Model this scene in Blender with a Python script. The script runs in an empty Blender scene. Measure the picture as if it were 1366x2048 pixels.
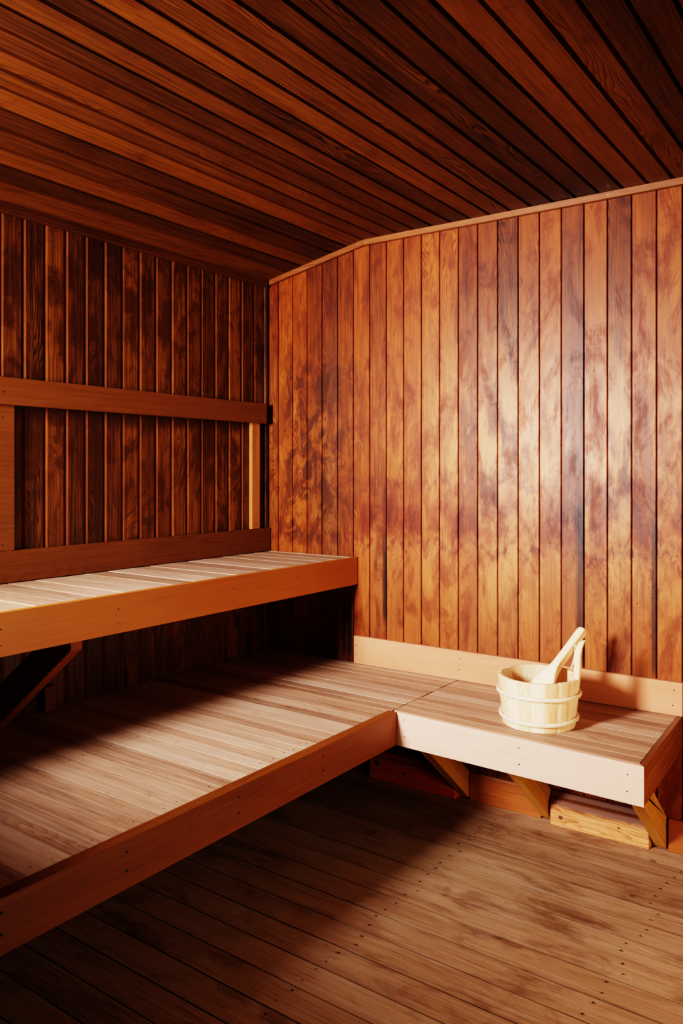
import bpy, bmesh, math, random
from mathutils import Vector, Matrix
random.seed(7)
scene = bpy.context.scene
COL = scene.collection
V = Vector

# ------------------------------------------------------------------ helpers
def srgb(r, g, b):
    f = lambda c: c / 12.92 if c <= .04045 else ((c + .055) / 1.055) ** 2.4
    return (f(r), f(g), f(b), 1.0)

class Mat:
    """small wrapper for building node materials"""
    def __init__(s, name):
        s.m = bpy.data.materials.new(name); s.m.use_nodes = True
        s.t = s.m.node_tree; s.t.nodes.clear()
        s.out = s.t.nodes.new('ShaderNodeOutputMaterial')
        s.b = s.t.nodes.new('ShaderNodeBsdfPrincipled')
        s.t.links.new(s.b.outputs[0], s.out.inputs[0])
    def node(s, typ, **kw):
        n = s.t.nodes.new(typ)
        for k, v in kw.items(): setattr(n, k, v)
        return n
    def put(s, sock, v):
        if isinstance(v, bpy.types.NodeSocket): s.t.links.new(v, sock)
        elif v is not None: sock.default_value = v
    def math(s, op, a, b=None, c=None, clamp=False):
        n = s.node('ShaderNodeMath', operation=op, use_clamp=clamp)
        s.put(n.inputs[0], a)
        if b is not None: s.put(n.inputs[1], b)
        if c is not None: s.put(n.inputs[2], c)
        return n.outputs[0]
    def comb(s, x, y, z):
        n = s.node('ShaderNodeCombineXYZ')
        s.put(n.inputs[0], x); s.put(n.inputs[1], y); s.put(n.inputs[2], z)
        return n.outputs[0]
    def noise(s, vec, scale=1.0, detail=2.0, rough=.5, dist=0.0):
        n = s.node('ShaderNodeTexNoise')
        s.put(n.inputs['Vector'], vec)
        n.inputs['Scale'].default_value = scale; n.inputs['Detail'].default_value = detail
        n.inputs['Roughness'].default_value = rough; n.inputs['Distortion'].default_value = dist
        return n.outputs[0]
    def ramp(s, fac, stops, interp='LINEAR'):
        n = s.node('ShaderNodeValToRGB'); n.color_ramp.interpolation = interp
        e = n.color_ramp.elements
        while len(e) < len(stops): e.new(.5)
        for el, (p, c) in zip(e, stops):
            el.position = p; el.color = c if len(c) == 4 else (*c, 1)
        s.put(n.inputs[0], fac); return n.outputs[0]
    def step(s, v, a, b):          # smooth 0..1 between a and b (a may be > b)
        n = s.node('ShaderNodeMapRange', interpolation_type='SMOOTHSTEP')
        s.put(n.inputs[0], v)
        n.inputs[1].default_value = a; n.inputs[2].default_value = b
        n.inputs[3].default_value = 0; n.inputs[4].default_value = 1
        return n.outputs[0]
    def mix(s, fac, a, b, blend='MIX'):
        n = s.node('ShaderNodeMix', data_type='RGBA', blend_type=blend)
        s.put(n.inputs[0], fac); s.put(n.inputs[6], a); s.put(n.inputs[7], b)
        return n.outputs[2]
    def mul(s, a, b): return s.math('MULTIPLY', a, b)
    def add(s, a, b): return s.math('ADD', a, b)

def wood(name, cols, along=2, across=0, grain=.5, rings=.5, ringfreq=130., tone=.35,
         rough=.5, spec=.4, bump=.25, blotch=.25, blotchcol=(.22, .10, .05), fine=1.0, extra=None, coat=0.0, rot=None, groove=0.0, gtint=(.45, .30, .22)):
    """board wood. along/across: axes of Object coordinates. extra(m, P, A, B, rnd, col, rgh) adds wear or painted shade."""
    m = Mat(name)
    tc = m.node('ShaderNodeTexCoord'); sp = m.node('ShaderNodeSeparateXYZ')
    src = tc.outputs['Object']
    if rot:
        vr = m.node('ShaderNodeVectorRotate', rotation_type='EULER_XYZ'); m.put(vr.inputs['Vector'], src)
        vr.inputs['Rotation'].default_value = rot; src = vr.outputs[0]
    m.t.links.new(src, sp.inputs[0])
    at = m.node('ShaderNodeAttribute', attribute_name='rnd'); rnd = at.outputs['Fac']
    A, B = sp.outputs[along], sp.outputs[across]
    Cc = sp.outputs[3 - along - across]
    wn = m.node('ShaderNodeTexWhiteNoise', noise_dimensions='1D'); m.put(wn.inputs['W'], m.mul(rnd, 91.7)); rnd2 = wn.outputs[0]
    offa = m.mul(rnd, 37.0); offb = m.mul(rnd, 11.0)
    Ao, Bo = m.add(A, offa), m.add(B, offb)
    fib = m.noise(m.comb(m.mul(Bo, 150 * fine), m.mul(Ao, 3.2), m.mul(Cc, 150 * fine)), 1, 4, .6)
    fib2 = m.noise(m.comb(m.mul(Bo, 520 * fine), m.mul(Ao, 14), m.mul(Cc, 520 * fine)), 1, 2, .5)
    warp = m.noise(m.comb(m.mul(Bo, 7), m.mul(Ao, 1.1), m.mul(Cc, 7)), 1, 2, .55)
    warp2 = m.noise(m.comb(m.mul(Bo, 30), m.mul(Ao, 6), m.mul(Cc, 30)), 1, 2, .5)
    ph = m.add(m.mul(m.add(B, Cc), ringfreq), m.add(m.mul(warp, 12 + ringfreq * .13), m.mul(warp2, 2.4)))
    fr = m.math('FRACT', ph)
    ringv = m.math('POWER', fr, 2.2)                       # slow rise, sharp fall: growth ring
    ringv = m.mul(ringv, m.step(fr, 1.0, .9))
    ramt = m.mul(m.add(m.step(rnd2, .45, .95), .10), rings)
    big = m.noise(m.comb(m.mul(Bo, 9), m.mul(Ao, 1.6), m.mul(Cc, 9)), 1, 3, .55)
    t = m.add(.56, m.mul(m.add(fib, -.5), grain * 1.5))
    t = m.add(t, m.mul(m.add(fib2, -.5), grain * .8))
    t = m.add(t, m.mul(m.add(big, -.5), .55))
    t = m.add(t, m.mul(m.add(rnd, -.5), tone))
    t = m.math('SUBTRACT', t, m.mul(ringv, ramt), clamp=True)
    col = m.ramp(t, [(0.08, srgb(*cols[0])), (.5, srgb(*cols[1])), (.92, srgb(*cols[2]))])
    rgh = m.add(rough, m.mul(m.add(fib, -.5), .25))
    if blotch > 0:
        bl = m.noise(m.comb(m.mul(Bo, 10), m.mul(Ao, 5.5), m.mul(Cc, 10)), 1, 7, .62, .8)
        k = m.mul(m.step(bl, .53, .72), blotch)
        col = m.mix(k, col, m.mix(1.0, col, (*[c * 2.2 for c in blotchcol], 1), 'MULTIPLY'))
    if extra: col, rgh = extra(m, sp.outputs, A, B, Ao, Bo, rnd, rnd2, col, rgh, fib)
    if groove:
        ag = m.node('ShaderNodeAttribute', attribute_name='groove')
        m.put(m.b.inputs['Specular IOR Level'], m.add(spec, m.mul(ag.outputs['Fac'], -spec * .8)))
        rgh = m.add(rgh, m.mul(ag.outputs['Fac'], .25))
        col = m.mix(m.mul(ag.outputs['Fac'], groove), col, m.mix(1.0, col, srgb(*gtint), 'MULTIPLY') if max(gtint) < .5 else srgb(*gtint))
    m.put(m.b.inputs['Base Color'], col)
    m.put(m.b.inputs['Roughness'], rgh)
    if not groove: m.b.inputs['Specular IOR Level'].default_value = spec
    m.b.inputs['Coat Weight'].default_value = coat
    if coat: m.b.inputs['Coat Roughness'].default_value = .3
    if bump > 0:
        h = m.add(m.mul(fib, .6), m.add(m.mul(fib2, .25), m.mul(ringv, m.mul(ramt, -.6))))
        bn = m.node('ShaderNodeBump'); bn.inputs['Strength'].default_value = bump
        bn.inputs['Distance'].default_value = .0012
        m.put(bn.inputs['Height'], h); m.t.links.new(bn.outputs[0], m.b.inputs['Normal'])
    return m.m

def plain(name, rgb, rough=.5, metal=0.0):
    m = Mat(name)
    tc = m.node('ShaderNodeTexCoord')
    n = m.noise(tc.outputs['Object'], 120, 3)
    c = m.mix(n, srgb(*[x * .8 for x in rgb]), srgb(*rgb))
    m.put(m.b.inputs['Base Color'], c); m.b.inputs['Roughness'].default_value = rough
    m.b.inputs['Metallic'].default_value = metal
    return m.m

def new_bm():
    bm = bmesh.new(); bm.faces.layers.float.new('rnd'); bm.faces.layers.float.new('groove'); return bm
def rl(bm): return bm.faces.layers.float['rnd']
def obj(name, bm, mats, parent=None, loc=None, rotz=None, smooth=False):
    bmesh.ops.recalc_face_normals(bm, faces=bm.faces)
    me = bpy.data.meshes.new(name); bm.to_mesh(me); bm.free()
    for mt in (mats if isinstance(mats, (list, tuple)) else [mats]): me.materials.append(mt)
    o = bpy.data.objects.new(name, me); COL.objects.link(o)
    if parent: o.parent = parent
    if loc is not None: o.location = loc
    if rotz is not None: o.rotation_euler = (0, 0, rotz)
    if smooth:
        for p in me.polygons: p.use_smooth = True
    return o
def thing(name, label, cat, loc=(0, 0, 0), rotz=0.0, group=None):
    o = bpy.data.objects.new(name, None); COL.objects.link(o)
    o.location = loc; o.rotation_euler = (0, 0, rotz); o.empty_display_size = .1
    o['label'] = label; o['category'] = cat
    if group: o['group'] = group
    return o
def tag(o, label, cat, group=None):
    o['label'] = label; o['category'] = cat
    if group: o['group'] = group
    return o
def structure(o, label=None):
    o['kind'] = 'structure'
    if label: o['label'] = label
    return o

def hexa(bm, bot, top, bev=.0012, rnd=None, mi=0):
    """solid from 4 bottom and 4 top corners, edges bevelled"""
    rnd = random.random() if rnd is None else rnd
    vs = [bm.verts.new(p) for p in list(bot) + list(top)]
    idx = [(0, 3, 2, 1), (4, 5, 6, 7), (0, 1, 5, 4), (1, 2, 6, 5), (2, 3, 7, 6), (3, 0, 4, 7)]
    fs = [bm.faces.new([vs[i] for i in q]) for q in idx]
    L = rl(bm)
    for f in fs: f[L] = rnd; f.material_index = mi
    if bev > 0:
        es = list({e for f in fs for e in f.edges})
        r = bmesh.ops.bevel(bm, geom=es, offset=bev, segments=1, profile=.5, affect='EDGES')
        for f in r['faces']: f[L] = rnd; f.material_index = mi
def box(bm, lo, hi, bev=.0012, rnd=None, mi=0):
    x0, y0, z0 = lo; x1, y1, z1 = hi
    hexa(bm, [(x0, y0, z0), (x1, y0, z0), (x1, y1, z0), (x0, y1, z0)],
             [(x0, y0, z1), (x1, y0, z1), (x1, y1, z1), (x0, y1, z1)], bev, rnd, mi)
def prism(bm, poly, vec, bev=.0012, rnd=None, mi=0):
    """polygon extruded by vec"""
    rnd = random.random() if rnd is None else rnd
    a = [bm.verts.new(p) for p in poly]; b = [bm.verts.new(V(p) + V(vec)) for p in poly]
    n = len(poly); fs = [bm.faces.new(a), bm.faces.new(b[::-1])]
    for i in range(n): fs.append(bm.faces.new([a[i], a[(i + 1) % n], b[(i + 1) % n], b[i]]))
    L = rl(bm)
    for f in fs: f[L] = rnd; f.material_index = mi
    if bev > 0:
        es = list({e for f in fs for e in f.edges})
        r = bmesh.ops.bevel(bm, geom=es, offset=bev, segments=1, profile=.5, affect='EDGES')
        for f in r['faces']: f[L] = rnd; f.material_index = mi
def planks(bm, edges, put, v0, v1, bev, depth, gap=.0012, back=.02, jit=.0006, nv=1):
    """v-grooved boarding: edges = list of u; put(u, v, w) -> point; w<0 goes into the surface.
    Thick slab: closed at the back so no light leaks."""
    L = rl(bm); G = bm.faces.layers.float['groove']
    f_v0 = v0 if callable(v0) else (lambda u: v0)
    f_v1 = v1 if callable(v1) else (lambda u: v1)
    for u0, u1 in zip(edges[:-1], edges[1:]):
        r = random.random(); d = random.uniform(-2 * jit, 0) - .0003
        prof = [(u0, -back), (u0 + gap / 2, -depth), (u0 + bev + gap / 2, d), (u1 - bev - gap / 2, d), (u1 - gap / 2, -depth), (u1, -back)]
        rows = []
        for k in range(nv + 1):
            t = k / nv
            rows.append([bm.verts.new(put(u, f_v0(u) + (f_v1(u) - f_v0(u)) * t, w)) for u, w in prof])
        for k in range(nv):
            for i in range(5):
                f = bm.faces.new([rows[k][i], rows[k][i + 1], rows[k + 1][i + 1], rows[k + 1][i]]); f[L] = r; f[G] = 0.0 if i == 2 else 1.0
            f = bm.faces.new([rows[k][5], rows[k][0], rows[k + 1][0], rows[k + 1][5]]); f[L] = r
        f = bm.faces.new(rows[0]); f[L] = r
        f = bm.faces.new(rows[-1][::-1]); f[L] = r
def disc(bm, c, n, r, mi=0, seg=8, lift=.0006):
    n = V(n).normalized(); q = n.to_track_quat('Z', 'Y')
    vs = [bm.verts.new(V(c) + n * lift + q @ V((math.cos(a) * r, math.sin(a) * r, 0))) for a in [2 * math.pi * i / seg for i in range(seg)]]
    f = bm.faces.new(vs); f.material_index = mi; return f
def nail(parent, c, n, r=.0032, mat=None):
    """a sunk nail: shallow dark cup standing in the board face"""
    bm = new_bm(); n = V(n).normalized(); q = n.to_track_quat('Z', 'Y')
    ring = lambda rr, h: [bm.verts.new(V(c) + q @ V((math.cos(a) * rr, math.sin(a) * rr, h))) for a in [2 * math.pi * i / 10 for i in range(10)]]
    A, Bv = ring(r, .0004), ring(r * .72, .0009)
    D = ring(r, -.004)
    for X, Y in ((A, Bv), (D, A)):
        for i in range(10): bm.faces.new([X[i], X[(i + 1) % 10], Y[(i + 1) % 10], Y[i]])
    bm.faces.new(Bv); bm.faces.new(D[::-1])
    return obj('nail', bm, mat or M_nail, parent)

# ------------------------------------------------------------------ materials
def wall_wear(m, xyz, A, B, Ao, Bo, rnd, rnd2, col, rgh, fib):
    X, Y, Z = xyz
    # paler worn varnish, patchy, in the middle band and to the right
    w = m.noise(m.comb(m.add(m.mul(X, 13), m.mul(rnd, 9)), 0.0, m.add(m.mul(Z, 4.6), m.mul(rnd, 7))), 1, 9, .72, .4)
    w = m.add(w, m.add(m.mul(m.add(fib, -.5), .30), m.mul(m.add(rnd2, -.5), .16)))
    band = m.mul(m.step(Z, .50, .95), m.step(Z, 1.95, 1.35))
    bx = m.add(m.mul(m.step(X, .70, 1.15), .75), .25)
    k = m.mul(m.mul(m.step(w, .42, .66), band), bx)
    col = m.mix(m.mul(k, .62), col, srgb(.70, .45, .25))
    rgh = m.add(rgh, m.mul(k, -.04))
    # reddish lower zone below the splash line (ragged tide mark)
    tide = m.noise(m.comb(m.mul(X, 13), 0.0, m.mul(Z, 2)), 1, 4, .6)
    zt = m.add(Z, m.mul(m.add(tide, -.5), .30))
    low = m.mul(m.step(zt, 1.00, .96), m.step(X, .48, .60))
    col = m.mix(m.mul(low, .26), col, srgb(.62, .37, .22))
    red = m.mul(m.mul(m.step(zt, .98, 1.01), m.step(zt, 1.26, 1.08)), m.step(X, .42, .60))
    rb = m.noise(m.comb(m.add(m.mul(X, 9), m.mul(rnd, 5)), 7.0, m.mul(Z, 6)), 1, 7, .68)
    col = m.mix(m.mul(m.mul(red, m.step(rb, .36, .56)), .75), col, m.mix(1.0, col, srgb(.72, .46, .36), 'MULTIPLY'))
    line = m.mul(m.step(zt, .93, .955), m.step(zt, 1.0, .96))
    line2 = m.mul(m.step(zt, 1.17, 1.185), m.step(zt, 1.23, 1.19))
    brk = m.noise(m.comb(m.mul(X, 40), 0.0, m.mul(Z, 30)), 1, 5, .7)
    col = m.mix(m.mul(m.mul(m.add(line, line2), m.step(brk, .38, .58)), .8), col, srgb(.34, .13, .06))
    # brown cloudy varnish stains everywhere, board by board
    s = m.noise(m.comb(m.add(m.mul(X, 12), m.mul(rnd, 8)), 3.0, m.add(m.mul(Z, 5.0), m.mul(rnd, 6))), 1, 8, .72, .5)
    s = m.add(s, m.mul(m.add(fib, -.5), .2))
    col = m.mix(m.mul(m.step(s, .46, .62), .72), col, m.mix(1.0, col, srgb(.66, .44, .28), 'MULTIPLY'))
    # burnt looking patches near the left corner above the upper bench
    c = m.noise(m.comb(m.mul(X, 12), 5.0, m.mul(Z, 7)), 1, 8, .7, 1.0)
    reg = m.mul(m.mul(m.step(X, .06, .17), m.step(X, .62, .36)), m.mul(m.step(Z, .90, .98), m.step(Z, 1.86, 1.62)))
    col = m.mix(m.mul(m.mul(m.step(m.add(c, m.mul(m.add(fib, -.5), .25)), .45, .57), reg), .88), col, srgb(.20, .08, .03))
    # black drips: at two nailed seams and along a seam right of the middle
    dn = m.noise(m.comb(m.mul(X, 90), 0.0, m.mul(Z, 9)), 1, 4, .6)
    for (cx, w_, z0, z1, amt) in ((.652, .008, .62, 1.05, .9), (.607, .006, .83, .97, .9), (1.457, .012, .55, 1.25, .8), (1.462, .007, 1.2, 1.9, .45),
                                  (1.704, .007, .55, 1.20, .8), (1.664, .006, .79, .90, .85), (.478, .009, .46, .80, .95), (.452, .008, .46, .80, .85), (1.60, .018, .60, .66, .6)):
        dx = m.math('ABSOLUTE', m.add(X, m.add(-cx, m.mul(m.add(dn, -.5), .012))))
        kk = m.mul(m.step(dx, w_ * 2.0, w_ * .5), m.mul(m.step(Z, z0 - .03, z0 + .05), m.step(Z, z1, z1 - .15)))
        col = m.mix(m.mul(kk, amt), col, srgb(.10, .045, .04))
    # scratches
    sc = m.noise(m.comb(m.mul(m.add(X, m.mul(Z, .7)), 160), 0.0, m.mul(Z, 9)), 1, 2, .5)
    col = m.mix(m.mul(m.mul(m.step(sc, .74, .78), m.step(Z, 1.7, 1.4)), .5), col, srgb(.90, .66, .42))
    rgh = m.add(rgh, m.mul(m.step(s, .5, .66), .10))
    return col, rgh

def left_wear(m, xyz, A, B, Ao, Bo, rnd, rnd2, col, rgh, fib):
    X, Y, Z = xyz
    s = m.noise(m.comb(0.0, m.add(m.mul(Y, 7), m.mul(rnd, 1.0)), m.add(m.mul(Z, 4.5), m.mul(rnd, .8))), 1, 7, .68, .8)
    col = m.mix(m.mul(m.step(s, .44, .58), .80), col, srgb(.18, .07, .03))
    top = m.noise(m.comb(0.0, m.mul(Y, 25), m.mul(Z, 3)), 1, 5, .6)
    zt = m.add(Z, m.mul(m.add(top, -.5), .10))
    k = m.mul(m.step(zt, 1.40, 1.445), m.step(Z, 1.56, 1.46))
    col = m.mix(m.mul(k, .85), col, srgb(.15, .055, .025))
    # black streak low on one seam
    dx = m.math('ABSOLUTE', m.add(Y, .79)); kk = m.mul(m.step(dx, .018, .004), m.step(m.add(Z, m.mul(dx, 6)), .64, .52))
    col = m.mix(kk, col, srgb(.05, .03, .03))
    return col, rgh

def floor_wear(m, xyz, A, B, Ao, Bo, rnd, rnd2, col, rgh, fib):
    X, Y, Z = xyz
    s = m.noise(m.comb(m.mul(Ao, 3.2), m.mul(Y, 8), 0.0), 1, 8, .68, .6)
    col = m.mix(m.mul(m.step(s, .50, .68), .62), col, srgb(.33, .17, .10))
    g = m.noise(m.comb(m.mul(Ao, 2.2), m.mul(Bo, 22), 4.0), 1, 6, .65)
    col = m.mix(m.mul(m.step(g, .52, .72), .55), col, srgb(.70, .60, .53))
    d = m.noise(m.comb(m.mul(X, 60), m.mul(Y, 90), 0.0), 1, 5, .75)
    col = m.mix(m.mul(m.step(d, .62, .70), .45), col, srgb(.22, .11, .06))
    b = m.noise(m.comb(m.mul(X, 5), m.mul(Y, 11), 9.0), 1, 6, .7, .5)
    col = m.mix(m.mul(m.step(b, .64, .74), .75), col, srgb(.13, .06, .04))
    return col, rgh

def deck_wear(m, xyz, A, B, Ao, Bo, rnd, rnd2, col, rgh, fib):
    X, Y, Z = xyz
    g = m.noise(m.comb(m.mul(Ao, 2.5), m.mul(Bo, 30), 4.0), 1, 6, .65)
    col = m.mix(m.mul(m.step(g, .48, .72), .55), col, srgb(.60, .51, .46))
    s = m.noise(m.comb(m.mul(Ao, 6), m.mul(Bo, 14), 2.0), 1, 7, .68, .6)
    col = m.mix(m.mul(m.step(s, .55, .72), .45), col, srgb(.44, .26, .16))
    return col, rgh

M_wall_back = wood('varnished_cedar_boards', [(.19, .07, .018), (.415, .19, .055), (.56, .295, .10)], 2, 0, .55, .55, 210, .40,
                   rough=.46, spec=.20, bump=.22, blotch=.35, extra=wall_wear, groove=.55)
M_wall_left = wood('dark_cedar_boards', [(.12, .055, .018), (.345, .18, .062), (.51, .305, .125)], 2, 1, .8, .6, 190, .40,
                   rough=.42, spec=.45, bump=.25, blotch=.35, extra=left_wear, groove=.30, gtint=(.501, .255, .115))  # lighter groove tint paints in the light caught by the board edges
M_ceil = wood('aged_cedar_ceiling', [(.105, .045, .014), (.275, .14, .04), (.41, .225, .07)], 1, 0, .55, .55, 150, .45,
              rough=.55, spec=.2, bump=.22, blotch=.45, groove=.45)
M_floor = wood('worn_floor_boards', [(.35, .235, .175), (.595, .46, .36), (.685, .56, .465)], 0, 1, .60, .25, 160, .34,
               rough=.55, spec=.35, bump=.5, blotch=.25, extra=floor_wear, groove=.55, fine=.8)
M_deck = wood('bare_bench_slats', [(.40, .275, .205), (.665, .52, .425), (.75, .63, .55)], 0, 1, .50, .2, 170, .45,
              rough=.55, spec=.35, bump=.3, blotch=.15, extra=deck_wear)
M_fascia_y = wood('planed_board_lengthwise', [(.46, .245, .10), (.61, .355, .155), (.68, .43, .21)], 1, 2, .30, .10, 130, .2, rough=.45, spec=.4, bump=.1, blotch=.10)
M_strip = wood('warm_splash_board', [(.54, .31, .20), (.69, .455, .325), (.76, .535, .41)], 0, 2, .22, .06, 130, .2, rough=.5, spec=.35, bump=.08, blotch=.08)
M_fascia_low = wood('darker_front_board', [(.31, .155, .055), (.44, .245, .095), (.51, .30, .135)], 1, 2, .32, .12, 130, .2, rough=.45, spec=.35, bump=.1, blotch=.18)
M_fascia_x = wood('pale_planed_board', [(.67, .475, .375), (.80, .63, .545), (.845, .69, .61)], 0, 2, .22, .06, 130, .2, rough=.5, spec=.35, bump=.08, blotch=.06)
M_rail = wood('backrest_board', [(.24, .115, .045), (.37, .20, .085), (.45, .255, .115)], 1, 2, .35, .2, 120, .2, rough=.45, spec=.4, bump=.12, blotch=.12)
M_post = wood('backrest_upright_wood', [(.40, .22, .10), (.60, .36, .18), (.70, .46, .26)], 2, 1, .5, .4, 260, .2, rough=.5, spec=.35, bump=.15, blotch=.10)
M_end = wood('end_board_brown', [(.23, .12, .045), (.40, .225, .09), (.50, .30, .135)], 1, 2, .6, .45, 170, .2, rough=.42, spec=.45, bump=.2, blotch=.3)
M_brace = wood('treated_brace_lumber', [(.46, .29, .10), (.68, .47, .20), (.78, .58, .30)], 1, 2, .5, .75, 230, .2, rough=.55, spec=.35, bump=.4, blotch=.05, rot=(math.atan(.845), 0, 0))
M_brace_dark = wood('upper_brace_lumber', [(.38, .20, .08), (.58, .34, .15), (.70, .44, .22)], 0, 2, .5, .75, 230, .2, rough=.55, spec=.35, bump=.4, blotch=.2, rot=(0, math.atan(.762), 0))
M_trim = wood('ceiling_trim_wood', [(.24, .11, .045), (.40, .21, .09), (.52, .30, .14)], 0, 2, .6, .4, 260, .2, rough=.42, spec=.4, bump=.2, blotch=.1)
M_trim_l = wood('dark_trim_wood', [(.12, .05, .02), (.28, .13, .045), (.38, .19, .07)], 1, 2, .6, .3, 260, .2, rough=.45, spec=.4, bump=.2, blotch=.2)
M_base = wood('baseboard_wood', [(.36, .18, .075), (.56, .31, .14), (.66, .40, .20)], 0, 2, .35, .2, 130, .3, rough=.5, spec=.35, bump=.15, blotch=.3)
def block_shade(m, xyz, A, B, Ao, Bo, rnd, rnd2, col, rgh, fib):
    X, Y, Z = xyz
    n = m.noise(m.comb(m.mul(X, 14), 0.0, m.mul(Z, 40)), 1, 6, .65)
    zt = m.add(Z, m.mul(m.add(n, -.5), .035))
    col = m.mix(m.mul(m.step(zt, .060, .078), .88), col, srgb(.30, .14, .06))  # bench shadow painted into the colour of the block's upper part
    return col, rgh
M_block = wood('knotty_pine_block', [(.46, .24, .12), (.76, .51, .33), (.84, .63, .46)], 0, 2, .45, .6, 120, .2, rough=.55, spec=.3, bump=.3, blotch=.35, extra=block_shade)
M_block_r = wood('red_stained_block', [(.42, .15, .07), (.68, .28, .14), (.76, .38, .20)], 0, 2, .45, .5, 120, .2, rough=.55, spec=.3, bump=.3, blotch=.3)
M_stave = wood('pale_pine_stave', [(.74, .50, .31), (.89, .72, .56), (.94, .83, .71)], 2, 0, .40, .35, 260, .45, rough=.5, spec=.35, bump=.12, blotch=.0, fine=1.0)
M_hoop = plain('pale_wood_hoop', (.95, .84, .70), .45)
M_ladle = wood('pale_ladle_wood', [(.78, .58, .38), (.91, .78, .61), (.95, .86, .74)], 0, 1, .35, .2, 260, .1, rough=.5, spec=.35, bump=.1, blotch=.0, fine=1.6)
M_nail = plain('rusty_nail_head', (.10, .055, .04), .7)
M_bright = plain('bright_nail_head', (.75, .68, .60), .3, .8)
M_knot = plain('dark_wood_knot', (.40, .20, .10), .5)
M_cord = plain('leather_cord', (.90, .84, .74), .6)

# ------------------------------------------------------------------ dimensions (metres)
TH = math.atan(.0235)                    # the back wall is a touch out of square
BO = V((0, .010, 0))                     # back wall frame origin
def bw(x, y, z):                         # back wall frame -> world
    return V((BO.x + x * math.cos(TH) - y * math.sin(TH), BO.y + x * math.sin(TH) + y * math.cos(TH), z))
XL = .033                                # left wall face
ZK, ZL, XK = 2.212, 2.108, .556          # ceiling height, height at the left wall, kink
ZB, ZU = .450, .893                      # lower and upper bench tops
XW, XU = 1.012, .5215                    # front faces of lower and upper bench boards
XR, YF = 3.0, -3.3                       # right and front walls (behind the camera)
def zc(x): return ZK if x >= XK else ZL + (ZK - ZL) * (x - XL) / (XK - XL)

# ------------------------------------------------------------------ room
bm = new_bm()
ed = [XL - .02] + [.092 + .0810 * k for k in range(0, 36)] + [XR + .05]
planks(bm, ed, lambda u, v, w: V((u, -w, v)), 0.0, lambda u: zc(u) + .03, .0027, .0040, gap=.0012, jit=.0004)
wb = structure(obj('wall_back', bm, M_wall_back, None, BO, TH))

bm = new_bm()
for i, (x, z) in enumerate([(.625, .864), (.638, .865), (.619, .848), (.634, .818), (.603, .807), (.623, .805), (1.686, .862), (1.698, .865), (1.698, .827), (1.681, .814), (1.65, .805)]):
    disc(bm, (x, 0.0, z), (0, -1, 0), .0016 + .0008 * (i % 3), 0, 8, .0002)
nh = obj('nail_holes', bm, M_nail, wb); nh['kind'] = 'stuff'

bm = new_bm()
ed = [-.003 - .0803 * k for k in range(0, 42)]; ed = [.03] + ed
ed = ed[::-1]
planks(bm, ed, lambda u, v, w: V((XL + w, u, v)), 0.0, ZL + .03,   .0085, .0075, gap=.0018, jit=.0008)
structure(obj('wall_left', bm, M_wall_left))

# ceiling: one flat part and a part sloping down to the left wall
bm = new_bm()
ed = [XK + .001 + .0808 * k for k in range(0, 31)]
planks(bm, ed, lambda u, v, w: V((u, v, ZK - w)), YF - .05, .12, .0055, .007, gap=.0022, jit=.0012)
sl = math.hypot(XK - XL, ZK - ZL); n_ = V((ZK - ZL, 0, -(XK - XL))).normalized()
def slope(u, v, w):
    t = u / sl
    return V((XL + (XK - XL) * t, v, ZL + (ZK - ZL) * t)) + n_ * w
ed = [sl - .0808 * k for k in range(0, 7)][::-1]; ed[0] = -.03
planks(bm, ed, slope, YF - .05, .12, .0055, .007, gap=.0022, jit=.0012)
structure(obj('ceiling', bm, M_ceil))

bm = new_bm()
ed = [-.061 - .0958 * k for k in range(-2, 35)][::-1]
planks(bm, ed, lambda u, v, w: V((v, u, w)), -.02, XR + .05, .0013, .006, gap=.0016, jit=.0008)
fl = structure(obj('floor', bm, [M_floor]))
bm = new_bm(); rr = random.Random(3)
for (xa, xb) in ((1.18, 1.21), (1.80, 1.83), (.60, .62), (2.42, 2.45)):
    for k in range(0, 22):
        y0 = -.061 - .0958 * k
        for yy in (y0 - .022, y0 - .070):
            x = rr.uniform(xa, xb) - .02 * (k % 3) * .5
            disc(bm, (x, yy + rr.uniform(-.006, .006), .0016), (0, 0, 1), rr.uniform(.0022, .0036), 0)
nf = obj('nail_heads', bm, M_nail, fl); nf['kind'] = 'stuff'

bm = new_bm()
planks(bm, [YF - .06 + .081 * k for k in range(0, 44)], lambda u, v, w: V((XR - w, u, v)), 0.0, ZK + .03, .004, .0045)
structure(obj('wall_right', bm, M_rail))
bm = new_bm()
planks(bm, [-.02 + .081 * k for k in range(0, 39)], lambda u, v, w: V((u, YF + w, v)), 0.0, lambda u: zc(max(u, XL)) + .03, .004, .0045)
structure(obj('wall_front', bm, M_rail))

# trims under the ceiling
bm = new_bm()
prism(bm, [(XL, -.019, zc(XL) + .004), (XK, -.019, ZK + .002), (XK, -.019, ZK - .022), (XL, -.019, zc(XL) - .020)], (0, .019, 0), .0015, .3)
prism(bm, [(XK, -.019, ZK + .002), (XR, -.019, ZK + .002), (XR, -.019, ZK - .022), (XK, -.019, ZK - .022)], (0, .019, 0), .0015, .5)
tb = structure(obj('trim_1', bm, M_trim, None, BO, TH))
for x, z in ((.068, zc(.068) - .010), (.311, zc(.311) - .010), (.531, zc(.531) - .010), (.571, ZK - .010), (1.047, ZK - .010), (1.558, ZK - .010)):
    nail(tb, (x, -.019, z), (0, -1, 0), .0026, M_bright)
bm = new_bm()
box(bm, (XL + .001, YF, 2.080), (XL + .024, -.020, ZL + .013), .002, .4)
structure(obj('trim_2', bm, M_trim_l))
bm = new_bm()
box(bm, (XL, -.020, 0), (XL + .010, -.001, 2.085), .003, .4)
structure(obj('trim_3', bm, M_wall_left))

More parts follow.
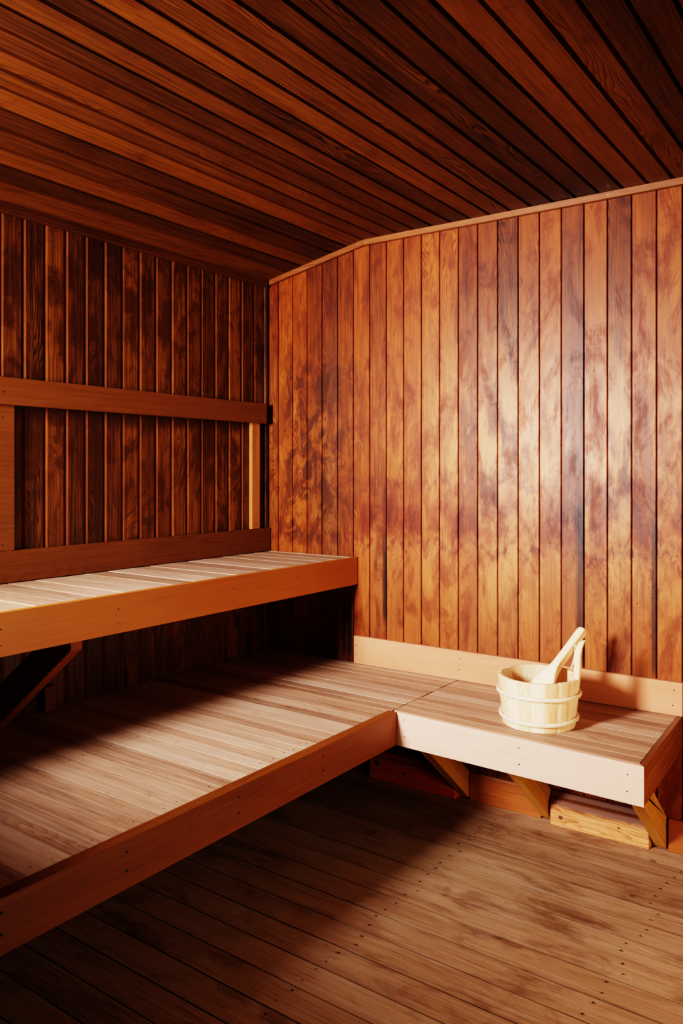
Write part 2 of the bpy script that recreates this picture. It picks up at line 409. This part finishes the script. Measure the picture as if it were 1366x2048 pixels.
# baseboard along the back wall
bm = new_bm()
for (x0, x1, r) in ((1.037, 1.318, .55), (1.752, 2.95, .4)):
    prism(bm, [(x0, -.014, 0), (x0, -.014, .100), (x0, -.010, .106), (x0, 0, .106), (x0, 0, 0)], (x1 - x0, 0, 0), .001, r)
structure(obj('baseboard_back', bm, M_base, None, BO, TH))

def on_back(px): return BO.y + px * math.tan(TH)
# timber blocks on the floor along the back wall
def block(name, x0, x1, y, h, ytop, mat, label):
    yb = 0.0
    bm = new_bm()
    prism(bm, [(x0, -y, 0), (x0, -y, h - .022), (x0, -y + .010, h - .004), (x0, -y + .022, h), (x0, ytop, h + .018), (x0, yb, h + .018), (x0, yb, 0)], (x1 - x0, 0, 0), .0025, .6)
    o = obj(name, bm, mat, None, BO, TH)
    tag(o, label, 'timber block')
    return o
b1 = block('timber_block', .603, .990, .040, .088, -.012, M_block_r, 'reddish knotty timber block on the floor under the corner where the two benches meet')
for (x, z, r) in ((.640, .066, .011), (.770, .050, .0065)):
    bm = new_bm(); disc(bm, (x, -.040, z), (0, -1, 0), r, 0, 14, .0008); obj('knot', bm, M_knot, b1)
for (x, z) in ((.735, .062), (.862, .052)): nail(b1, (x, -.040, z), (0, -1, 0), .0022, M_bright)
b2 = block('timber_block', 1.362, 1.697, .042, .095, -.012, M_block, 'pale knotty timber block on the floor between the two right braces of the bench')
for (x, z, r) in ((1.400, .034, .0075), (1.60, .048, .004)):
    bm = new_bm(); disc(bm, (x, -.042, z), (0, -1, 0), r, 0, 14, .0008); obj('knot', bm, M_knot, b2)

# ------------------------------------------------------------------ lower bench (along the left wall)
Y0 = -2.45
lower = thing('sauna_bench', 'low wide slatted bench running along the left wall, below the upper bench', 'bench', (.5, -1.2, 0))
lower_inv = Matrix.Translation((-.5, 1.2, 0))
def part(name, bm, mats, parent, **k):
    """parts are modelled in world space; keep their mesh coordinates and undo the parent's offset"""
    o = obj(name, bm, mats, parent, **k)
    o.matrix_parent_inverse = Matrix.Translation(-parent.location)
    return o
YJ = -.463
bm = new_bm(); pitch = .0494
y = -.0005; k = 0
ys = []
yy = YJ - pitch * 41
while yy < .02: ys.append(yy); yy += pitch
for ya in ys:
    yb = ya + pitch - .0010
    d = random.uniform(-.0006, .0003)
    if ya > YJ - .01:
        y_l, y_r = yb, yb
        if yb > .009: continue
        box(bm, (XL + .002, ya, ZB - .020), (.986 + random.uniform(-.001, .001), yb, ZB + d), .0012)
    else:
        box(bm, (XL + .002, ya, ZB - .020), (.9765, yb, ZB + d), .0004)
# last boards against the wall
hexa(bm, [(XL + .002, ys[-2] + pitch if ys[-1] + pitch > .009 else ys[-1], ZB - .02), (.986, ys[-1], ZB - .02), (.986, .028, ZB - .02), (XL + .002, .008, ZB - .02)],
         [(XL + .002, ys[-2] + pitch if ys[-1] + pitch > .009 else ys[-1], ZB), (.986, ys[-1], ZB), (.986, .028, ZB), (XL + .002, .008, ZB)], .0012)
dk = part('seat_deck', bm, M_deck, lower)
bm = new_bm(); rr = random.Random(5)
for ya in ys:
    if ya > YJ: continue
    for x in (.952, .50):
        disc(bm, (x + rr.uniform(-.004, .004), ya + pitch * .5 + rr.uniform(-.01, .01), ZB + .0006), (0, 0, 1), rr.uniform(.0010, .0022))
nd = part('nail_heads', bm, M_nail, dk); nd.matrix_parent_inverse = Matrix.Identity(4); nd['kind'] = 'stuff'
bm = new_bm()
box(bm, (.977, Y0, ZB - .108), (XW, YJ, ZB + .001), .0015, .35)
ff = part('front_board', bm, M_fascia_low, lower)
for yn in (-1.875, -1.582, -1.227, -.871):
    for zn in (.424, .383): nail(ff, (XW, yn, zn), (1, 0, 0), .0032)
for xx in (.10, .50, .93):
    bm = new_bm(); box(bm, (xx, Y0, ZB - .060), (xx + .038, -.03, ZB - .0205), .001)
    part('joist', bm, M_end, lower)
bm = new_bm()                               # added out-of-view boards, put there to shade the left part of the deck
for k in range(12):
    x = .045 + k * .0805
    box(bm, (x, Y0 - .062, .004), (x + .079, Y0 - .040, 1.09), .002)
part('shade_panel', bm, M_rail, lower)

# ------------------------------------------------------------------ right bench (along the back wall)
right = thing('sauna_bench', 'short slatted bench along the back wall with a pale front board, carrying the bucket', 'bench', (1.4, -.22, 0))
FL, FR, BR, BL = V((1.012, -.4630, 0)), V((1.8130, -.4880, 0)), V((1.795, .033, 0)), V((.992, .018, 0))
tf, te = .0185, .0165
def lerp(a, b, t): return a + (b - a) * t
# slats between the seam and the end board, fanning very slightly
nsl = 10
A0, A1 = V((.990, FL.y + .0006, 0)), V((FR.x - te - .0015, FR.y + tf + .0008, 0))
A0.y = FL.y + tf
B0, B1 = V((.990, .024, 0)), V((BR.x - te - .0005, .040, 0))
bm = new_bm()
for i in range(nsl):
    t0, t1 = i / nsl, (i + 1) / nsl - .0022
    p = [lerp(A0, B0, t0), lerp(A1, B1, t0), lerp(A1, B1, t1), lerp(A0, B0, t1)]
    d = random.uniform(-.0006, .0003)
    ex = random.uniform(-.0012, .0012)
    p[0].x += ex; p[3].x += ex
    hexa(bm, [(q.x, q.y, ZB - .02) for q in p], [(q.x, q.y, ZB + d) for q in p], .0004)
dk = part('seat_deck', bm, M_deck, right)
bm = new_bm(); rr = random.Random(9)
for i in range(nsl):
    for tx in (.12, .66, .955):
        q = lerp(lerp(A0, A1, tx), lerp(B0, B1, tx), (i + .5) / nsl)
        disc(bm, (q.x + rr.uniform(-.006, .006), q.y, ZB + .0006), (0, 0, 1), rr.uniform(.0010, .0019))
nd = obj('nail_heads', bm, M_nail, dk); nd['kind'] = 'stuff'
# front board, mitred to the end board
bm = new_bm(); zt, zb_ = ZB + .001, ZB - .110
def quad_solid(bm, pts, z0, z1, bev, rnd):
    hexa(bm, [(p[0], p[1], z0) for p in pts], [(p[0], p[1], z1) for p in pts], bev, rnd)
u = (FR - FL).normalized(); nn = V((-u.y, u.x, 0))
quad_solid(bm, [FL, FR, FR + nn * tf - u * te, FL + nn * tf + V((-.0,.0,0))], zb_, zt, .0008, .5)
ff = part('front_board', bm, M_fascia_x, right)
ff['label'] = 'pale pinkish front board'
for (x, z) in ((1.039, .430), (1.043, .374), (1.448, .424), (1.449, .376), (1.769, .420), (1.768, .374)):
    t = (x - FL.x) / (FR.x - FL.x); p = lerp(FL, FR, t)
    nail(ff, (x, p.y, z), (0, -1, 0), .0022)
bm = new_bm()
quad_solid(bm, [FR, BR + V((0, .012, 0)), BR + V((-te, .012, 0)), FR + nn * tf - u * te], zb_ + .002, zt, .0008, .5)
part('end_board', bm, M_end, right)
# splash board on the wall behind the seat
bm = new_bm()
x0, x1 = .512, 1.7965
p = [bw(x0, -.0195, 0), bw(x1, -.0195, 0), bw(x1, -.0004, 0), bw(x0, -.0004, 0)]
hexa(bm, [(q.x, q.y, ZB + .0016) for q in p], [(q.x, q.y, ZB + z) for q, z in zip(p, (.116, .111, .111, .116))], .0012, .5)
bb = part('back_board', bm, M_strip, right)
for (x, z) in ((.998, .535), (.996, .493), (1.771, .535), (1.767, .485), (.525, .527), (.525, .492)):
    q = bw(x, -.0195, z); nail(bb, q, (0, -1, 0), .0022)
# three diagonal braces from the foot of the wall to the underside of the front
def brace(xr, yw, name='brace'):
    ang = math.atan(.845); yfr = -.452; w = .038
    # local frame: x along the brace, z across its depth, y thickness
    h = .106                                            # height of the plumb cut at the wall
    pts = [(yw, .004), (yw, .004 + h)]
    zf = zb_ + .0 + .060
    # upper end cut plumb behind the front board, top cut level under the slats
    yt = yw - (zf - .004 - h) / .845
    pts += [(yt, zf), (yfr, zf), (yfr, .004 + (yw - yfr) * .845)]
    bm = new_bm()
    prism(bm, [(xr, yy, zz) for yy, zz in pts], (-w, 0, 0), .0018, random.random())
    return part(name, bm, M_brace, right)
for xr in (1.033, 1.353, 1.744):
    brace(xr, on_back(xr - .038) - .004)

# ------------------------------------------------------------------ upper bench
upper = thing('sauna_bench', 'upper narrow slatted bench along the left wall, above the low wide bench', 'bench', (.25, -1.2, 0))
bm = new_bm(); pitch = .0975
ys = [-.008 - pitch * k for k in range(1, 25)]
for ya in ys:
    dl, dr = random.uniform(-.0010, .0004), random.uniform(-.0010, .0004)
    yb = ya + pitch - .0022
    hexa(bm, [(XL + .019, ya, ZU - .022), (.5035, ya, ZU - .022), (.5035, yb, ZU - .022), (XL + .019, yb, ZU - .022)],
             [(XL + .019, ya, ZU + dl), (.5035, ya, ZU + dl), (.5035, yb, ZU + dr), (XL + .019, yb, ZU + dr)], .0012)
hexa(bm, [(XL + .019, -.0075, ZU - .022), (.5035, -.0075, ZU - .022), (.5035, .018, ZU - .022), (XL + .019, .008, ZU - .022)],
         [(XL + .019, -.0075, ZU), (.5035, -.0075, ZU), (.5035, .018, ZU), (XL + .019, .008, ZU)], .002)
part('seat_deck', bm, M_deck, upper)
bm = new_bm()
hexa(bm, [(.504, Y0, ZU - .1135), (XU, Y0, ZU - .1135), (XU, .0195, ZU - .1135), (.504, .0195, ZU - .1135)],
         [(.504, Y0, ZU + .001), (XU, Y0, ZU + .001), (XU, .0195, ZU + .001), (.504, .0195, ZU + .001)], .0012, .75)
ff = part('front_board', bm, M_fascia_y, upper)
for yn in (-1.584, -1.216, -.728, -.380):
    for zn in (.852, .811): nail(ff, (XU, yn, zn), (1, 0, 0), .0022 if zn > .83 else .0015)
bm = new_bm()
box(bm, (XL, Y0, ZU + .0016), (XL + .019, .008, ZU + .1045), .0012, .45)
part('back_board', bm, M_rail, upper)
# brace to the left wall
def upper_brace(yb, yt):
    ang = math.atan2(.749 - .372, .49 - XL)
    bm = new_bm()
    s_ = math.tan(ang)
    zw = .749 - (.488 - XL - .001) * .762
    pts = [(.488, .749), (.488, ZU - .075), (.43, ZU - .075), (XL + .001, zw + .125), (XL + .001, zw if zw > ZB + .002 else ZB + .002)]
    xs = XL + .001
    if zw < ZB + .002:
        xc = .488 - (.749 - ZB - .002) / .762
        pts.append((xc, ZB + .002))
    prism(bm, [(x, yb, z) for x, z in pts], (0, yt - yb, 0), .0018, random.random())
    return part('brace', bm, M_brace_dark, upper)
upper_brace(-1.352, -1.314)
upper_brace(-2.352, -2.314)
bm = new_bm()
prism(bm, [(XL + .0005, -1.155, ZB + .002), (XL + .0005, -1.155, ZB + .085), (XL + .0005, -1.115, ZB + .085), (XL + .0005, -1.115, ZB + .002)], (.038, 0, 0), .002)
part('cleat', bm, M_end, upper)

# ------------------------------------------------------------------ backrest on the left wall
rest = thing('backrest_rail', 'horizontal wooden backrest rail on two uprights on the left wall above the upper bench', 'backrest', (XL, -1.2, ZU + .105))
bm = new_bm()
box(bm, (XL + .019, Y0, 1.4645), (XL + .038, -.040, 1.5530), .0015, .5)
o = part('rail', bm, M_rail, rest)
for z in (1.505,): nail(o, (XL + .038, -1.304, z), (1, 0, 0), .003)
for (ya, yb) in ((-.1165, -.066), (-1.310, -1.252), (-2.44, -2.39)):
    bm = new_bm()
    box(bm, (XL, ya, ZU + .1050), (XL + .0188, yb, 1.5500), .0012, .6)
    o = part('upright', bm, M_post if ya > -1 else M_rail, rest)
    for z in (1.425, 1.018): nail(o, (XL + .0188, (ya + yb) / 2 - (0 if ya > -1 else .014), z), (1, 0, 0), .0024)

# ------------------------------------------------------------------ bucket
BC = V((1.435, -.289, ZB + .0012))
AZ = math.radians(35.7)                     # camera's yaw: used to aim the handle stave as in the photo
rt = V((math.cos(AZ), math.sin(AZ), 0)); fwd = V((-math.sin(AZ), math.cos(AZ), 0))
bucket = thing('sauna_bucket', 'pale wooden stave bucket with one tall handle stave standing on the short bench', 'bucket', BC)
H, R0, R1, TK = .155, .1125, .1275, .0125
def rad(z): return R0 + (R1 - R0) * z / H
haz = math.atan2((rt * .116 - fwd * .054).y, (rt * .116 - fwd * .054).x)   # azimuth of the handle stave
NS = 18; bm = new_bm(); L = rl(bm)
da = 2 * math.pi / NS
for i in range(NS):
    a0 = haz - da / 2 + i * da
    if i == 0: continue
    rnd = random.random(); g = .0018
    SUB = 4; vs = []
    top = H + random.uniform(-.0012, .0012)
    def ringpt(a, z, r): return bm.verts.new((math.cos(a) * r, math.sin(a) * r, z))
    angs = [a0 + g + (da - 2 * g) * j / SUB for j in range(SUB + 1)]
    cols = []
    for j, a in enumerate(angs):
        e = .0012 if j in (0, SUB) else 0.0
        cols.append([ringpt(a, 0.0, rad(0) - e), ringpt(a, top - .0025, rad(top) - e), ringpt(a, top, rad(top) - .0025), ringpt(a, top, rad(top) - TK + .002),
                     ringpt(a, top - .002, rad(top) - TK), ringpt(a, 0.0, rad(0) - TK)])
    for j in range(SUB):
        for q in range(6):
            f = bm.faces.new([cols[j][q], cols[j + 1][q], cols[j + 1][(q + 1) % 6], cols[j][(q + 1) % 6]]); f[L] = rnd
    bm.faces.new(cols[0])[L] = rnd; bm.faces.new(cols[-1][::-1])[L] = rnd
obj('staves', bm, M_stave, bucket)
bm = new_bm(); L = rl(bm)                    # bottom board
for zt_, fl_ in ((.018, 0), (.006, 1)):
    vs = [bm.verts.new((math.cos(2 * math.pi * i / 36) * (rad(.012) - TK + .001), math.sin(2 * math.pi * i / 36) * (rad(.012) - TK + .001), zt_)) for i in range(36)]
    f = bm.faces.new(vs if not fl_ else vs[::-1]); f[L] = .4
obj('bottom_board', bm, M_stave, bucket)
def hoop(z, name='hoop'):
    bm = new_bm(); n = 72; prof = []
    for k in range(12):
        a = 2 * math.pi * k / 12
        prof.append((math.cos(a) * .0062 + .0042, math.sin(a) * .0074))
    rings = []
    for i in range(n):
        a = 2 * math.pi * i / n
        dz = .0012 * math.sin(2 * a + z * 40)
        rings.append([bm.verts.new((math.cos(a) * (rad(z + pz) + pr), math.sin(a) * (rad(z + pz) + pr), z + pz + dz)) for pr, pz in prof])
    for i in range(n):
        for k in range(12):
            bm.faces.new([rings[i][k], rings[(i + 1) % n][k], rings[(i + 1) % n][(k + 1) % 12], rings[i][(k + 1) % 12]])
    return obj(name, bm, M_hoop, bucket, smooth=True)
hoop(.104); hoop(.027)
# tall handle stave: width and lean change with height
bm = new_bm(); L = rl(bm)
er = V((math.cos(haz), math.sin(haz), 0)); et = V((-math.sin(haz), math.cos(haz), 0))
st = [(0.0, 0.0, .0385, .0125), (.06, 0, .041, .0125), (.12, 0, .0435, .0125), (.150, .0004, .0445, .0145), (.160, .001, .0435, .0175), (.175, .002, .040, .0195), (.190, .002, .033, .0205),
      (.208, .001, .0275, .0205), (.228, .001, .0255, .0200), (.248, .0035, .026, .0190), (.262, .007, .0255, .0175), (.270, .0095, .023, .0145), (.2735, .011, .016, .009)]
rows = []
for (z, dr, w, tk) in st:
    ro = rad(min(z, H)) + (.05 * (z - H) if z > H else 0) + dr
    b_ = min(.004, tk * .3, w * .3)
    sec = []
    for (tt, rr_) in ((-w / 2 + b_, 0), (w / 2 - b_, 0), (w / 2, -b_), (w / 2, -tk + b_), (w / 2 - b_, -tk), (-w / 2 + b_, -tk), (-w / 2, -tk + b_), (-w / 2, -b_)):
        sec.append(bm.verts.new(er * (ro + rr_) + et * tt + V((0, 0, z))))
    rows.append(sec)
for a, b in zip(rows[:-1], rows[1:]):
    for i in range(8): bm.faces.new([a[i], a[(i + 1) % 8], b[(i + 1) % 8], b[i]])[L] = .6
bm.faces.new(rows[0][::-1])[L] = .6; bm.faces.new(rows[-1])[L] = .6
obj('handle_stave', bm, M_stave, bucket)

# ------------------------------------------------------------------ ladle
# axis from the bowl on the bucket's floor to the handle end leaning out over the far right rim
tip = BC + rt * .170 + fwd * .085 + V((0, 0, .2800))
low = BC - rt * .062 - fwd * .030 + V((0, 0, .038))
ladle = thing('sauna_ladle', 'pale wooden ladle with a cord loop, leaning in the stave bucket', 'ladle', low)
ax = (tip - low).normalized(); LEN = (tip - low).length
tocam = (-fwd + V((0, 0, .25))).normalized()
upl = (-rt * .72 + V((0, 0, .70)))
wv = upl * math.cos(math.radians(51)) - tocam * math.sin(math.radians(51))
wv = (wv - ax * wv.dot(ax)).normalized(); nv = ax.cross(wv).normalized()
if nv.dot(tocam) < 0: nv = -nv
RL = Matrix((ax, wv, nv)).transposed().to_4x4(); RL.translation = low
# local x = along the handle, y = width, z = face towards the viewer
bm = new_bm(); L = rl(bm)
sec_list = [(.105, .086, .010, -.004), (.125, .076, .014, -.003), (.145, .060, .019, -.002), (.165, .042, .025, -.001), (.185, .030, .029, 0), (.205, .0255, .030, 0), (LEN * .75, .0245, .030, 0),
            (LEN * .93, .0255, .030, 0), (LEN - .012, .0255, .030, 0), (LEN - .004, .022, .026, 0), (LEN, .015, .018, 0)]
rows = []
for (x, w, t, zo) in sec_list:
    c = min(.0030, t * .28)
    sec = []
    for (yy, zz) in ((-w / 2 + c, t / 2), (w / 2 - c, t / 2), (w / 2, t / 2 - c), (w / 2, -t / 2 + c), (w / 2 - c, -t / 2), (-w / 2 + c, -t / 2), (-w / 2, -t / 2 + c), (-w / 2, t / 2 - c)):
        sec.append(bm.verts.new((x, yy, zz + zo)))
    rows.append(sec)
for a, b in zip(rows[:-1], rows[1:]):
    for i in range(8): bm.faces.new([a[i], a[(i + 1) % 8], b[(i + 1) % 8], b[i]])[L] = .5
bm.faces.new(rows[0][::-1])[L] = .5; bm.faces.new(rows[-1])[L] = .5
h_ = obj('handle', bm, M_ladle, ladle); 
# scoop: open bowl below the neck
bm = new_bm(); L = rl(bm); n = 24
outer, inner = [], []
for k in range(6):
    ph = (math.pi / 2) * k / 5
    r_o, d_o = .047 * math.cos(ph), .036 * math.sin(ph)
    r_i, d_i = .041 * math.cos(ph), .030 * math.sin(ph)
    outer.append([bm.verts.new((.066 + r_o * 1.05 * math.cos(a), r_o * math.sin(a), -d_o)) for a in [2 * math.pi * i / n for i in range(n)]] if k < 5 else bm.verts.new((.066, 0, -.036)))
    inner.append([bm.verts.new((.066 + r_i * 1.05 * math.cos(a), r_i * math.sin(a), -d_i)) for a in [2 * math.pi * i / n for i in range(n)]] if k < 5 else bm.verts.new((.066, 0, -.030)))
for Rg, fl_ in ((outer, 0), (inner, 1)):
    for k in range(4):
        for i in range(n): bm.faces.new([Rg[k][i], Rg[k][(i + 1) % n], Rg[k + 1][(i + 1) % n], Rg[k + 1][i]])
    for i in range(n): bm.faces.new([Rg[4][i], Rg[4][(i + 1) % n], Rg[5]])
for i in range(n): bm.faces.new([outer[0][i], outer[0][(i + 1) % n], inner[0][(i + 1) % n], inner[0][i]])
for f in bm.faces: f[L] = .5
b_ = obj('scoop', bm, M_ladle, ladle, smooth=True)
for o in (h_, b_):
    o.matrix_parent_inverse = Matrix.Translation(-low); o.matrix_basis = RL
# cord loop through the handle
cv = bpy.data.curves.new('cord_loop', 'CURVE'); cv.dimensions = '3D'; cv.bevel_depth = .0011; cv.bevel_resolution = 2
hole = RL @ V((LEN - .066, -.004, .0155))
s_ = cv.splines.new('BEZIER')
P = [hole + tocam * .000, hole + rt * .009 + tocam * .010 + V((0, 0, -.012)), hole + rt * .003 + tocam * .012 + V((0, 0, -.060)), hole - rt * .006 + tocam * .010 + V((0, 0, -.086)),
     hole - rt * .0045 + tocam * .007 + V((0, 0, -.082)), hole + rt * .006 + tocam * .006 + V((0, 0, -.045)), hole + rt * .006 + tocam * .004 + V((0, 0, -.012))]
s_.bezier_points.add(len(P) - 1)
for bp, p in zip(s_.bezier_points, P): bp.co = p - low; bp.handle_left_type = bp.handle_right_type = 'AUTO'
s_.use_cyclic_u = True
co = bpy.data.objects.new('cord_curve', cv); COL.objects.link(co)
dg = bpy.context.evaluated_depsgraph_get(); me = bpy.data.meshes.new_from_object(co.evaluated_get(dg))
bpy.data.objects.remove(co); me.materials.clear(); me.materials.append(M_cord)
cm = bpy.data.objects.new('cord', me); COL.objects.link(cm); cm.parent = ladle
cm['label'] = 'thin pale cord loop'

# ------------------------------------------------------------------ light
def area(name, loc, aim, sx, sy, power, col, spread=math.pi):
    l = bpy.data.lights.new(name, 'AREA'); l.shape = 'RECTANGLE'; l.size = sx; l.size_y = sy
    l.energy = power; l.color = col; l.spread = spread
    o = bpy.data.objects.new(name, l); COL.objects.link(o); o.location = loc
    o.rotation_euler = (V(aim) - V(loc)).to_track_quat('-Z', 'Y').to_euler(); return o
area('window_light', (.62, -3.05, 1.60), (1.05, 0, 1.40), .42, .52, 88, (1.0, .94, .90), math.radians(84))
area('warm_fill_light', (2.80, -.95, .52), (.6, -.5, .35), 1.0, .95, 18, (1.0, .72, .48), math.radians(150))  # added warm fill from low right, not an actual doorway
w = bpy.data.worlds.new('World'); scene.world = w; w.use_nodes = True
w.node_tree.nodes['Background'].inputs[0].default_value = (.05, .035, .025, 1)
w.node_tree.nodes['Background'].inputs[1].default_value = .3

# ------------------------------------------------------------------ camera
cam = bpy.data.cameras.new('Camera'); co = bpy.data.objects.new('Camera', cam); COL.objects.link(co)
co.location = (2.3973, -2.7076, 1.2549); co.rotation_euler = (math.pi / 2, 0, .6231)
cam.sensor_fit = 'HORIZONTAL'; cam.sensor_width = 36.0; cam.lens = 1580.15 / 1366 * 36
cam.shift_y = -(1024 - 941.38) / 1366
cam.clip_start = .02
scene.camera = co
scene.view_settings.view_transform = 'Filmic'
try: scene.view_settings.look = 'Very High Contrast'
except Exception: pass
scene.view_settings.exposure = -0.3
